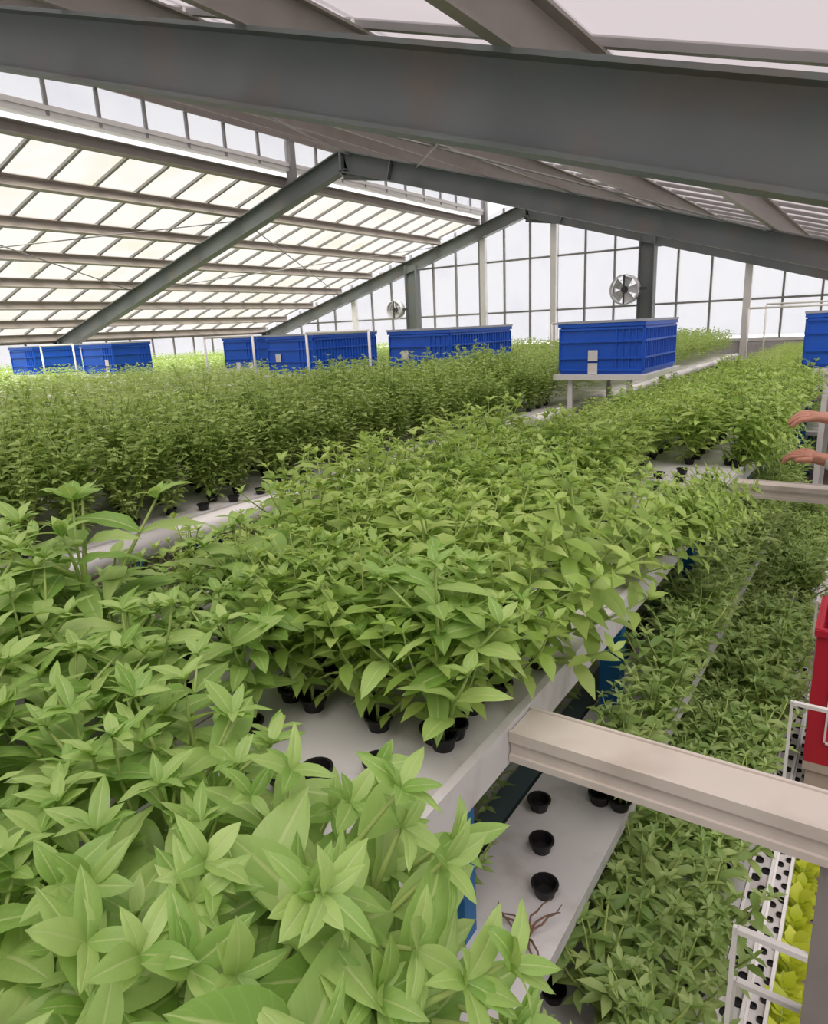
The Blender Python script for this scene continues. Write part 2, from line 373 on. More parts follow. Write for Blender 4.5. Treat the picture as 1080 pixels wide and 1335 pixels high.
for x in (-10.62, -4.47):                   # dark steel gable columns
    mb = MB(); zt = ztop(x)-0.25
    mb.box(x-AX-0.17, x-AX-0.15, -0.34, -0.10, BASE-1.3, zt-0.09).box(x-AX+0.15, x-AX+0.17, -0.34, -0.10, BASE-1.3, zt-0.09).box(x-AX-0.15, x-AX+0.15, -0.235, -0.215, BASE-1.3, zt-0.09)
    mb.build('gable_column', M['steel'], wf)
for x in (-12.72, -8.55, -6.68, -2.45):     # pale posts
    MB().box(x-AX-0.07, x-AX+0.07, -0.16, -0.04, 0, ztop(x)-0.2).build('pale_post', M['alu'], wf)

# side walls
def side(name, x):
    w = tag(empty(name, (x, Y0, 0)), kind='structure')
    zt = min(zl(x), zr(x))+0.14
    mm_ = MB().box(-0.02, 0.02, -0.02, 0.02, 0.7, zt).mesh('mullion', M['bar']); pm_ = MB().box(-0.004, 0.004, 0.02, PIT-0.02, 0.72, zt-0.16).mesh('pane', M['pane_wall'])
    for k in range(NB+1):
        link('mullion', mm_, w, (0, k*PIT, 0))
        if k < NB: link('pane', pm_, w, (0, k*PIT, 0))
    MB().box(-0.06, 0.06, -0.1, Y1-Y0+0.1, 0, 0.7).build('low_wall', M['low_wall'], w)
    MB().box(-0.05, 0.05, -0.1, Y1-Y0+0.1, zt-0.16, zt).build('eave_beam', M['purlin'], w)
    MB().box(-0.03, 0.03, -0.1, Y1-Y0+0.1, 1.28, 1.32).build('rail', M['bar'], w)
side('wall_left', XL); side('wall_right', XR)

# ------------------------------------------------------------------ racks
TOP = ZC - 0.75                             # top of the upper trays
PITCH = 1.9
T2, T3 = ZC - 1.15, ZC - 1.45
def tray_mesh(w, l, t=0.05, lip=0.012):
    mb = MB(); mb.box(0, w, 0, l, -t, 0)
    return mb
RY0, RY1 = -0.7, 15.3
rack_labels = ['white rack with blue legs whose top tray has big-leaf herbs and an aluminium cross beam',
  'white rack with thick white pipe edge beside the big-leaf herb rack',
  'white rack two rows in from the cross beams, under bushy green herbs',
  'white rack three rows in from the cross beams, under bushy green herbs',
  'white rack four rows in from the cross beams, under bushy green herbs',
  'white rack five rows in from the cross beams, under bushy green herbs',
  'white rack six rows in from the cross beams, under bushy green herbs',
  'white rack beside the low glazed side wall, under bushy green herbs']
SEG = 1.2
GAPS = ((6.4, 7.45), (5.75, 7.1))
def in_gap(x, y, pad=0.0):                 # the lower trays break off around the crate stands
    g = (5.3, 7.7) if x > -1.5 else (5.3, 7.7)
    return g[0]-pad < y < g[1]+pad
def panels(root, w, x, z, y0, y1, t=0.05, seg=SEG, name='tray_panel', gap=None):
    me = MB().box(0, w, 0.003, seg-0.003, -t, 0).mesh(name, M['tray'])
    y = y0
    while y + seg <= y1 + 0.01:
        if gap and y + seg > gap[0] and y < gap[1]: y += seg; continue
        link(name, me, root, (x - root.location.x, y - root.location.y, z)); y += seg
leg_me = MB().box(-0.03, 0.03, -0.022, 0.022, 0, TOP-0.05).mesh('leg', M['blue_leg'])
for i in range(8):
    xr = -0.53 - PITCH*i; xl = xr - 1.07
    r = tag(empty('hydroponic_rack', (xr-0.53, RY0, 0)), rack_labels[i], 'rack')
    ox, oy = r.location.x, r.location.y
    near = i < 2
    for xx in (xr-0.535, xl):
        panels(r, 0.530, xx, TOP, RY0, RY1)
    # edge boards
    for xx in (xr-0.004, xl-0.02):
        if i == 1 and xx > xl: continue
        me = MB().box(0, 0.018, 0.002, SEG-0.002, -0.07, 0.012).mesh('edge_board', M['tray'])
        for k in range(13): link('edge_board', me, r, (xx-ox, k*SEG, TOP))
    if i == 1:
        me = MB().tube([(0, 0.004, 0), (0, SEG-0.004, 0)], 0.052, 14).mesh('edge_pipe', M['pvc'])
        for k in range(13): link('edge_pipe', me, r, (xr+0.05-ox, k*SEG, TOP-0.045))
    # legs and bearers
    for y in ((0.93, 1.86, 2.8, 4.1) + tuple(5.2+1.2*k for k in range(8)) + (-0.4,)):
        for xx in (xr-0.045, xl+0.05):
            if not near and xx == xl+0.05: continue
            link('leg', leg_me, r, (xx-ox, y-oy, 0))
        MB().box(xl-ox+0.02, xr-ox-0.01, y-oy+0.024, y-oy+0.064, TOP-0.095, TOP-0.052).build('bearer', M['pvc'], r)
    if near:
        gap = GAPS[i]
        # stepped lower tiers standing out into the aisle on the right
        panels(r, 0.235, xr-0.10, T2, RY0, RY1, 0.035, gap=gap)
        panels(r, 0.345, xr+0.03, T3, RY0, RY1, 0.035, gap=gap)
        panels(r, 0.42, xr-0.62, ZC-1.22, RY0, RY1, 0.035)
        MB().box(xr-0.185-ox, xr-0.125-ox, 0, 15.6, T2-0.10, T2-0.03).build('gutter', M['gutter'], r)
        for y in [0.35+1.16*k for k in range(12)]:
            if in_gap(xr, y): continue
            mb = MB().box(xr-0.10-ox, xr+0.13-ox, y-oy-0.02, y-oy+0.02, T2-0.075, T2-0.036)
            mb.box(xr+0.03-ox, xr+0.37-ox, y-oy-0.02, y-oy+0.02, T3-0.075, T3-0.036)
            mb.box(xr-0.62-ox, xr-0.20-ox, y-oy-0.02, y-oy+0.02, ZC-1.295, ZC-1.256)
            mb.build('bearer', M['pvc'], r)
            for xx, zt in ((xr+0.10, T2), (xr-0.07, T2), (xr+0.35, T3), (xr+0.06, T3)):
                MB().box(xx-ox-0.012, xx-ox+0.012, y-oy+0.021, y-oy+0.045, 0, zt-0.036).build('strut', M['pvc'], r)

# seedling channels low beside the floor aisle
def channel(name, label, x0, x1, y0, y1, z, cols, pitch, r, grp):
    root = tag(empty(name, ((x0+x1)/2, y0, 0)), label, 'channel', grp)
    w = x1-x0
    MB().box(-w/2, w/2, 0, y1-y0, z-0.05, z).build('channel_body', M['tray'], root)
    for s in (-1, 1):
        MB().box(s*w/2-0.004, s*w/2+0.004, 0, y1-y0, z-0.055, z+0.008).build('side_rim', M['pvc'], root)
    ring = MB().lathe([(r*0.95, 0), (r*1.12, 0.0), (r*1.1, 0.006), (r*0.92, 0.006), (r*0.85, 0.001)], 12).mesh('plug', M['pot'])
    k = 0; y = 0.06
    while y < y1-y0-0.04 and k < 70:
        for j, cxx in enumerate(cols):
            link('plug', ring, root, (cxx, y + (pitch/2 if j % 2 else 0), z+0.0005)); k += 1
        y += pitch
    for yy in np.arange(0.25, y1-y0, 1.1):
        MB().box(-0.012, 0.012, yy-0.012, yy+0.012, 0, z-0.05).build('foot', M['pvc'], root)
CHZ = ZC-1.52
channel('seedling_channel', 'white channel with wide black planting holes between dark herbs and narrow channel', -0.150, -0.102, 0.9, 5.5, CHZ+0.02, (-0.011, 0.011), 0.075, 0.0105, None)
channel('seedling_channel', 'narrow white channel dotted with small black holes along the yellow-green lettuce', -0.096, -0.058, 0.9, 5.5, CHZ, (-0.009, 0.010), 0.055, 0.0075, None)

# ------------------------------------------------------------------ cross beams, posts, rods
def cross_beam(y, label, x1=0.075):
    o = tag(empty('cross_beam', (-0.53, y, TOP)), label, 'beam')
    mb = MB(); L_ = x1+0.53+0.012
    mb.box(0.016, L_, -0.045, 0.045, -0.055, 0.0).box(0.016, L_, -0.052, -0.045, -0.018, 0.004).box(0.016, L_, -0.052, -0.045, -0.060, -0.046).box(0.016, L_, 0.045, 0.052, -0.018, 0.004)
    mb.build('profile', M['beam'], o)
    MB().box(L_, L_+0.006, -0.05, 0.05, -0.06, 0.002).build('end_cap', M['dark'], o)
    return o
cross_beam(1.09, 'off-white ribbed cross beam running from the tray edge to the grey post')
cross_beam(3.40, 'off-white cross beam under the worker\'s hands')
cross_beam(7.4, 'off-white cross beam under the tall blue crate stand')
def post(y, label):
    MBx = MB().box(-0.03, 0.03, -0.03, 0.03, 0, TOP-0.061)
    o = MBx.build('aisle_post', M['grey_post'], None, (0.035, y, 0)); tag(o, label, 'post')
post(1.09, 'grey square post standing under the ribbed cross beam')
post(3.40, 'grey square post standing under the cross beam by the worker')
def rod(y, z, label, x0=-0.10, x1=0.004):
    o = tag(empty('support_rod', (x0, y, 0)), label, 'rod')
    MB().box(0, x1-x0, -0.006, 0.006, z-0.010, z).build('bar', M['pvc'], o)
    MB().box(-0.007, 0.001, -0.004, 0.004, 0, z).build('upright', M['pvc'], o)
rod(1.06, ZC-1.0, 'upper thin white support rod fixed to the grey post')
rod(1.12, ZC-1.17, 'lower thin white support rod fixed to the grey post')
rod(1.93, ZC-1.02, 'thin white support rod reaching out beside the red crate', x1=-0.02)
rod(2.75, ZC-1.03, 'thin white support rod behind the red crate', x1=-0.02)

# ------------------------------------------------------------------ red crate on a beige box
rb = tag(empty('red_crate', (0.105, 2.42, 0.40)), 'red plastic crate with open side windows standing on a beige box', 'crate')
w2, d2, h2 = 0.18, 0.15, 0.46
mb = MB().box(-w2, w2, -d2, d2, 0, 0.012).build('bottom', M['red'], rb)
def frame_panel(w, h, t=0.012, m=0.055):
    mb = MB(); mb.box(-w, w, -t, 0, 0, m*1.3).box(-w, w, -t, 0, h-m, h).box(-w, -w+m, -t, 0, m*1.3, h-m).box(w-m, w, -t, 0, m*1.3, h-m)
    return mb
for a, dist, w in ((0, d2, w2), (math.pi/2, w2, d2-0.012), (math.pi, d2, w2), (-math.pi/2, w2, d2-0.012)):
    o = frame_panel(w, h2-0.012).build('side_panel', M['red'], rb); o.rotation_euler = (0, 0, a)
    o.location = (math.sin(a)*dist, -math.cos(a)*dist + 0, 0.012)
    o.location = Matrix.Rotation(a, 3, 'Z') @ Vector((0, -dist+0.012, 0)) + Vector((0, 0, 0.012))
    r_ = MB().box(-w-0.006, w+0.006, -0.02, -0.0125, h2-0.035, h2-0.014).build('rim', M['red'], o)
    f_ = MB(); m = 0.055
    f_.box(-w+m, w-m, -0.017, -0.0125, m*1.3-0.006, m*1.3).box(-w+m-0.006, -w+m, -0.017, -0.0125, m*1.3, h2-0.012-m).box(w-m, w-m+0.006, -0.017, -0.0125, m*1.3, h2-0.012-m)
    f_.build('window_trim', M['label'], o)
bb = tag(empty('beige_box', (0.105, 2.42, 0)), 'beige board box under the red plastic crate', 'box')
MB().box(-0.17, 0.17, -0.14, 0.14, 0, 0.37).build('body', M['beige'], bb)
MB().box(-0.18, 0.18, -0.15, 0.15, 0.37, 0.40).build('top_board', M['beige'], bb)

# ------------------------------------------------------------------ blue crates on white stands
def blue_crate(x0, x1, y0, y1, label, z0=ZC-0.455, h=0.435, labels=((0.42, 0.32), (0.42, 0.12)), g='blue crates on white stands'):
    r = tag(empty('blue_crate', ((x0+x1)/2, (y0+y1)/2, z0)), label, 'crate', g)
    w, d = (x1-x0)/2, (y1-y0)/2
    MB().box(-w+.02, w-.02, -d+.02, d-.02, 0, 0.02).build('bottom', M['crate'], r)
    def wall(cx_, cy_, length, rz):
        mb = MB().box(-length/2, length/2, -0.004, 0.004, 0.02, h-0.02)
        o = mb.build('side_wall', M['crate'], r, (cx_, cy_, 0)); o.rotation_euler = (0, 0, rz)
        for z in (0.03, h*0.30, h*0.62, h*0.86):
            MB().box(-length/2, length/2, -0.018, -0.0045, z, z+0.016).build('rib', M['crate'], o)
        n = max(6, int(length/0.055)); third = length*0.30
        for k in range(n+1):
            t = -length/2 + length*k/n
            if length < 0.9 and -length/2+0.01 < t < length*0.16: continue
            MB().box(t-0.005, t+0.005, -0.016, -0.0045, 0.046, h*0.86).build('rib', M['crate'], o)
        return o
    front = wall(0, -d+0.02, 2*w-0.04, 0)
    wall(w-0.02, 0, 2*d-0.04, math.pi/2); wall(0, d-0.02, 2*w-0.04, math.pi); wall(-w+0.02, 0, 2*d-0.04, -math.pi/2)
    # rim
    for a, b, c, e in ((-w, w, -d, -d+0.035), (-w, w, d-0.035, d), (-w, -w+0.035, -d+0.035, d-0.035), (w-0.035, w, -d+0.035, d-0.035)):
        MB().box(a, b, c, e, h-0.035, h-0.004).build('rim', M['crate'], r)
    MB().box(-w-0.005, w+0.005, -d-0.005, d+0.005, h-0.004, h+0.016).build('lid', M['lid'], r)
    for fx, fz in labels:
        t = -w + 2*w*fx
        MB().box(t-0.042, t+0.042, -d-0.0025, -d+0.0005, h*fz-0.045, h*fz+0.045).build('label_sticker', M['label'], r)
    return r
def crate_stand(x0, x1, y0, y1, label, z0=ZC-0.455, tall=True):
    r = tag(empty('crate_stand', ((x0+x1)/2, (y0+y1)/2, 0)), label, 'stand', 'white crate stands')
    w, d = (x1-x0)/2, (y1-y0)/2
    MB().box(-w, w, -d, d, z0-0.045, z0-0.0).build('platform', M['pvc'], r)
    for sx in (-1, 1):
        for sy in (-1, 1):
            MB().box(sx*(w-0.15)-0.02, sx*(w-0.15)+0.02, sy*(d-0.05)-0.02, sy*(d-0.05)+0.02, 0, z0-0.045).build('leg', M['pvc'], r)
    return r
CR = [  # x0, x1, y0, y1
  (-2.40, -1.64, 5.89, 6.96, 'blue crate with two white stickers on its long stand beside the leafy tray row', ((0.42, 0.37), (0.42, 0.12))),
  (-0.555, 0.20, 6.55, 7.3, 'blue crate nearest the worker, beyond the worker\'s hands', ()),
  (-4.29, -3.53, 5.94, 7.31, 'long blue crate with one white sticker, next beyond the two-sticker crate', ((0.28, 0.45),)),
  (-6.20, -5.43, 6.08, 7.3, 'bright blue crate with small sticker between the long crate and the short one', ((0.25, 0.42),)),
  (-8.10, -7.35, 7.07, 7.5, 'short blue crate with two low stickers beside the foot of the end frame', ((0.4, 0.1), (0.75, 0.1))),
  (-10.0, -9.20, 6.0, 6.65, 'blue crate with stacked white stickers under the foot of the middle frame', ((0.78, 0.38), (0.78, 0.12))),
  (-11.9, -11.15, 5.9, 6.7, 'plain dark blue crate beside the crate under the middle frame foot', ()),
  (-13.8, -13.05, 6.9, 7.7, 'plain dark blue crate closest to the low side wall', ())]
for i, (x0, x1, y0, y1, lab, st) in enumerate(CR):
    blue_crate(x0, x1, y0, y1, lab, labels=st)
    crate_stand(x0+(0.045 if i == 1 else -0.03), x1+0.03, y0-0.04, y1+0.04, 'white stand under the ' + ' '.join(lab.split(',')[0].split(' on its')[0].split()[:11]))

# white pipe goal frames over the beds
def hoop(pts, label, rr=0.014):
    me = MB().tube(pts[0:2], rr, 8)
    o = tag(empty('pipe_frame', pts[0]), label, 'frame')
    for a, b, nm in zip(pts[:-1], pts[1:], ('upright', 'top_rail', 'upright')):
        MB().tube([a, b], rr, 8).build(nm, M['pvc'], o, tuple(-c for c in pts[0]))
def goal(x0, x1, y, zt, label, zb=TOP):
    hoop([(x0, y, zb), (x0, y, zt), (x1, y, zt), (x1, y, zb)], label)
goal(-1.52, -0.56, 10.2, ZC+0.06, 'white pipe frame over the tray row, in front of a second one')
goal(-1.55, -0.56, 12.0, ZC+0.12, 'white pipe frame over the tray row, standing behind another')
goal(-3.42, -2.5, 8.2, ZC-0.02, 'white pipe frame beside the two-sticker blue crate')
goal(-5.28, -4.42, 5.8, ZC+0.0, 'white pipe frame at the near corner of the long blue crate')
goal(-7.2, -6.33, 6.0, ZC+0.0, 'white pipe frame at the corner of the bright blue crate')
goal(-11.0, -10.1, 5.95, ZC-0.01, 'white pipe frame beside the crate under the middle frame foot')

# ------------------------------------------------------------------ fans on the far wall
def fan(x, y, z, label, r=0.40):
    o = tag(empty('circulation_fan', (x, y, z)), label, 'fan', 'circulation fans by the gable columns')
    mb = MB(); n = 28
    for k in range(n):
        pass
    ring = [(r, -0.09), (r+0.02, -0.09), (r+0.02, 0.09), (r, 0.09)]
    vs_ = []; fs = []
    for k in range(n):
        t = 2*math.pi*k/n
        for rr, yy in ring: vs_.append((rr*math.cos(t), yy, rr*math.sin(t)))
    for k in range(n):
        for j in range(4):
            fs.append((k*4+j, k*4+(j+1) % 4, ((k+1) % n)*4+(j+1) % 4, ((k+1) % n)*4+j))
    MB().add(vs_, fs, True).build('housing', M['fan'], o)
    for rr in (r*0.35, r*0.68, r*0.98):
        pts = [(rr*math.cos(2*math.pi*k/24), -0.1, rr*math.sin(2*math.pi*k/24)) for k in range(25)]
        MB().tube(pts, 0.006, 5, False).build('guard_ring', M['fan'], o)
    for k in range(5):
        a = 2*math.pi*k/5; d = Vector((math.cos(a), 0, math.sin(a))); s_ = Vector((-math.sin(a), 0, math.cos(a)))
        vs_ = [d*0.06 - s_*0.05 + Vector((0, -0.02, 0)), d*0.06 + s_*0.05 + Vector((0, 0.02, 0)), d*(r-0.03) + s_*0.13 + Vector((0, 0.05, 0)), d*(r-0.03) - s_*0.10 + Vector((0, -0.05, 0))]
        vs_ = vs_ + [v + Vector((0, 0.008, 0)) for v in vs_]
        MB().add(vs_, [(0,1,2,3),(7,6,5,4),(0,4,5,1),(1,5,6,2),(2,6,7,3),(3,7,4,0)]).build('blade', M['fan'], o)
    MB().lathe([(0.01, -0.06), (0.075, -0.05), (0.08, 0.1), (0.02, 0.12)], 14, axis='y').build('motor', M['dark'], o)
    MB().box(r-0.02, r+0.16, -0.02, 0.02, -0.03, 0.03).box(-0.02, 0.02, -0.11, -0.095, -r, r).build('bracket', M['dark'], o)
fan(-10.62-0.42, 15.75, ZC+0.50, 'grey caged fan beside the gable column near the roof foot', 0.22)
fan(-4.47-0.40, 15.75, ZC+0.62, 'large grey caged fan beside the gable column above the two-sticker crate', 0.30)

# ------------------------------------------------------------------ plants
def leaf_base(ratio, res):
    """leaf along +x, length 1; returns verts (m,3) and faces"""
    if res == 0:
        v = [(0,0,0), (0.45, ratio/2, 0.03), (0.5, 0, -0.02), (0.45, -ratio/2, 0.03), (1.0, 0, -0.14)]
        f = [(0,2,1), (0,3,2), (1,2,4), (2,3,4)]
    elif res == 1:
        v = [(0,0,0), (0.28, ratio*0.42, 0.06), (0.30, 0, 0.0), (0.28, -ratio*0.42, 0.06), (0.62, ratio*0.45, 0.0), (0.64, 0, -0.06), (0.62, -ratio*0.45, 0.0), (1.0, 0, -0.24)]
        f = [(0,2,1), (0,3,2), (1,2,5,4), (2,3,6,5), (4,5,7), (5,6,7)]
    else:
        v = []; f = []
        NU, NV = 9, 7
        for i in range(NU):
            u = i/(NU-1); wd = ratio*0.5*max(0.02, math.sin(math.pi*min(1, u*0.93+0.04))**0.85*(1.12-0.35*u))
            if i == NU-1: wd = 0.004
            for j in range(NV):
                t = -1 + 2*j/(NV-1)
                z = 0.10*u - 0.36*u*u + abs(t)*wd*0.42 - 0.25*wd*t*t + 0.012*math.sin(u*17+t*3)*abs(t)
                v.append((u - 0.03*t*t*u, t*wd, z))
        for i in range(NU-1):
            for j in range(NV-1):
                a = i*NV+j; f.append((a, a+NV, a+NV+1, a+1))
    return np.array(v, float), f

def rot_mats(az, pitch, roll):
    ca, sa, cp, sp, cr_, sr = np.cos(az), np.sin(az), np.cos(pitch), np.sin(pitch), np.cos(roll), np.sin(roll)
    n = len(az); Rz = np.zeros((n,3,3)); Ry = np.zeros((n,3,3)); Rx = np.zeros((n,3,3))
    Rz[:,0,0]=ca; Rz[:,0,1]=-sa; Rz[:,1,0]=sa; Rz[:,1,1]=ca; Rz[:,2,2]=1
    Ry[:,0,0]=cp; Ry[:,0,2]=-sp; Ry[:,1,1]=1; Ry[:,2,0]=sp; Ry[:,2,2]=cp      # positive pitch lifts the tip
    Rx[:,0,0]=1; Rx[:,1,1]=cr_; Rx[:,1,2]=-sr; Rx[:,2,1]=sr; Rx[:,2,2]=cr_
    return Rz @ Ry @ Rx

def plant_plan(rng, h, spread, n_br, leaf, node, droop=0.2, base=0.15):
    """returns leaf list (x,y,z,az,pitch,roll,len) and stem polylines"""
    leaves = []; stems = []
    def shoot(p, d, length, l0, first):
        n = max(2, int(length/node)); pts = [Vector(p)]; a0 = rng.uniform(0, 6.28); q = Vector(p); dd = Vector(d)
        for k in range(1, n+1):
            dd = (dd + Vector((rng.uniform(-.12,.12), rng.uniform(-.12,.12), 0.10))).normalized()
            q = q + dd*(length/n); pts.append(q.copy())
            u = k/n
            if k < first: continue
            ln = l0*(0.62 + 0.55*math.sin(math.pi*min(1, u*0.9+0.05)))*rng.uniform(0.8, 1.15)*(0.6 if k == n else 1)
            for s in (0, 1):
                az = a0 + (k % 2)*1.571 + s*3.1416 + rng.uniform(-.35,.35)
                pit = (0.75 if k == n else 0.42 - droop*(1-u)*2.2) + rng.uniform(-.3,.25)
                leaves.append((q.x, q.y, q.z, az, pit, rng.uniform(-.45,.45), ln))
        for s in range(4):                  # growing tip
            leaves.append((q.x, q.y, q.z+0.003, a0+s*1.57+rng.uniform(-.3,.3), rng.uniform(0.35,1.0), rng.uniform(-.3,.3), l0*rng.uniform(0.38,0.62)))
        stems.append(pts)
    lean = Vector((rng.uniform(-.1,.1), rng.uniform(-.1,.1), 1)).normalized()
    shoot((0,0,0), lean, h, leaf, 2)
    for b in range(n_br):
        t = base + (0.62-base)*b/max(1, n_br-1); az = b*2.4 + rng.uniform(-.4,.4)
        p = lean*(h*t)
        el = rng.uniform(0.55, 1.0)
        d = Vector((math.cos(az)*math.cos(el), math.sin(az)*math.cos(el), math.sin(el)))
        ln = min((h - h*t*0.85), spread/ max(0.3, math.cos(el)))*rng.uniform(0.75, 1.08)
        shoot(p, d, ln, leaf*0.92, 1)
    return leaves, stems

def merge_leaves(L, ratio, res, rng):
    L = np.array(L); v0, f0 = leaf_base(ratio, res); m = len(v0)
    Rr = rot_mats(L[:,3], L[:,4], L[:,5])
    V = np.einsum('nij,mj->nmi', Rr, v0)*L[:,6][:,None,None] + L[:,None,0:3]
    tint = np.repeat(rng.random(len(L)), m)
    return V.reshape(-1,3), f0, m, len(L), tint
def mesh_from(name, V, f0, m, n, tint, mat):
    """fast mesh build from n copies of the face pattern f0"""
    loops = np.concatenate([np.array(f) for f in f0]); sizes = np.array([len(f) for f in f0])
    allL = (loops[None,:] + (np.arange(n)*m)[:,None]).ravel(); allS = np.tile(sizes, n)
    starts = np.concatenate([[0], np.cumsum(allS)[:-1]])
    me = bpy.data.meshes.new(name)
    me.vertices.add(len(V)); me.vertices.foreach_set('co', V.astype(np.float32).ravel())
    me.loops.add(len(allL)); me.loops.foreach_set('vertex_index', allL.astype(np.int32))
    me.polygons.add(len(allS)); me.polygons.foreach_set('loop_start', starts.astype(np.int32))
    me.polygons.foreach_set('use_smooth', np.ones(len(allS), dtype=bool))
    at = me.attributes.new('tint', 'FLOAT', 'POINT'); at.data.foreach_set('value', tint.astype(np.float32))
    me.materials.append(mat); me.update(calc_edges=True); me.validate()
    return me

pot_me = MB().lathe([(0.020, 0.0), (0.025, 0.024), (0.029, 0.024), (0.029, 0.029), (0.024, 0.029), (0.0195, 0.005), (0.004, 0.005)], 16).mesh('pot', M['pot'])
def stem_mesh(stems, mat, r=0.0035, n=5):
    mb = MB()
    for pts in stems: mb.tube([p + Vector((0,0,0.008)) for p in pts], [r*(1-0.6*i/(len(pts)-1)) for i in range(len(pts))], n)
    return mb.mesh('stem', mat)

def variants(count, seed, h, spread, n_br, leaf, node, ratio, res, mat, droop=0.2, base=0.15):
    out = []
    for k in range(count):
        rg = random.Random(seed+k); L, S = plant_plan(rg, h*rg.uniform(0.88,1.1), spread, n_br, leaf, node, droop, base)
        nr = np.random.default_rng(seed+k)
        V, f0, m, n, t = merge_leaves(L, ratio, res, nr)
        out.append(dict(fol=mesh_from('foliage', V, f0, m, n, t, mat), stem=stem_mesh(S, M['stem']), L=L))
    return out

def lean_rot(rz, tilt, tdir=0.0):          # turned about its own stem, then leaning towards tdir
    return (Matrix.Rotation(tdir, 3, 'Z') @ Matrix.Rotation(tilt, 3, 'Y') @ Matrix.Rotation(rz-tdir, 3, 'Z')).to_euler()
def place(name, label, cat, group, var, loc, rz, sc, pot=True, tilt=0.0):
    o = empty(name, loc, rz); o.scale = (sc, sc, sc)
    if tilt: o.rotation_euler = lean_rot(rz, tilt)
    tag(o, label, cat, group)
    if pot: link('pot', pot_me, o, (0,0,0), None, (1/sc,)*3)
    link('stem', var['stem'], o); link('foliage', var['fol'], o)
    return o

# --- nearest plants: every leaf a mesh of its own
lv, lf = leaf_base(0.44, 2)
leaf_meshes = []
for k, (ratio, curl) in enumerate(((0.40, 1.0), (0.46, 0.7), (0.36, 1.35))):
    lv, lf = leaf_base(ratio, 2); lv = lv.copy(); lv[:,2] *= curl
    me = bpy.data.meshes.new('leaf'); me.from_pydata([tuple(v) for v in lv], [], lf)
    me.polygons.foreach_set('use_smooth', [True]*len(lf))
    uvl = me.uv_layers.new(name='UVMap'); NV = 7
    for lp in me.loops:
        i, j = divmod(lp.vertex_index, NV); uvl.data[lp.index].uv = (i/8.0, j/6.0)
    me.materials.append(M['leaf_big']); leaf_meshes.append(me)
big_plans = []
for k in range(5):
    rg = random.Random(300+k); L, S = plant_plan(rg, 0.29*rg.uniform(0.9,1.1), 0.16, 8, 0.092, 0.052, 0.16, 0.08)
    big_plans.append((L, stem_mesh(S, M['stem'], 0.0042, 6)))
def big_plant(x, y, k, rz, sc, label, z=TOP, tilt=0.0, tdir=0.0):
    o = empty('basil_plant', (x, y, z), rz); o.scale = (sc,)*3
    if tilt: o.rotation_euler = lean_rot(rz, tilt, tdir)
    tag(o, label, 'plant', 'large-leaf herbs on the front of the top tray')
    link('pot', pot_me, o, (0,0,0), None, (1/sc,)*3)
    L, sm = big_plans[k % 5]; link('stem', sm, o)
    rg = random.Random(k*17+int(x*100)+int(y*1000))
    for (a, b, c, az, pt, rl, ln) in L:
        lo = bpy.data.objects.new('leaf', leaf_meshes[rg.randrange(3)]); C.objects.link(lo); lo.parent = o
        R3 = Matrix.Rotation(az, 3, 'Z') @ Matrix.Rotation(-pt, 3, 'Y') @ Matrix.Rotation(rl, 3, 'X')
        lo.location = (a, b, c+0.008); lo.rotation_euler = R3.to_euler(); lo.scale = (ln, ln*rg.uniform(0.9, 1.1), ln)
BIG = []
for k in range(60):
    ci, ri = k % 6, k // 6
    x = -0.60 - 0.185*ci + rnd.uniform(-.03, .03); y = -0.14 + 0.15*ri + (0.075 if ci % 2 else 0) + rnd.uniform(-.03, .03)
    if y > 1.12 or x < -1.58: continue
    if x > -0.83 and 0.56 < y < 0.84: continue
    if x > -0.68 and 0.44 < y < 0.92: continue
    BIG.append((x, y, k, rnd.uniform(0, 6.28), rnd.uniform(0.95, 1.2)*(0.66 if x < -1.15 and y > 0.74 else 1.25 if x < -1.28 and y > 0.3 else 1)))
for x, y, k, rz, sc in BIG:
    lab = 'large-leaf pale green basil plant upright at the near end of the top tray'
    if y > 0.62: lab = 'large-leaf green basil plant behind the empty pots on the top tray'
    if x < -1.2: lab = 'large-leaf green basil plant along the inner edge of the top tray'
    big_plant(x, y, k, rz, sc, lab)
for x, y, k, rz, sc, tl, td in ((-0.565, 0.40, 2, 1.75, 1.12, 0.62, -0.15), (-0.57, 0.27, 3, 4.4, 1.15, 0.70, 0.0), (-0.56, 0.33, 0, 3.1, 1.3, 1.0, 0.1), (-0.56, 0.43, 4, 0.9, 1.28, 1.0, -0.05), (-0.56, 0.22, 2, 2.0, 1.3, 1.05, 0.25), (-0.575, 0.15, 1, 0.6, 1.15, 0.60, 0.2), (-0.585, 0.50, 0, 2.6, 0.95, 0.55, -0.2), (-0.60, 0.03, 4, 5.1, 1.1, 0.5, 0.3), (-0.72, 0.42, 1, 5.6, 1.05, 0.25, 0.6)):
    big_plant(x, y, k, rz, sc, 'large-leaf pale green basil plant leaning out over the tray edge', TOP, tl, td)

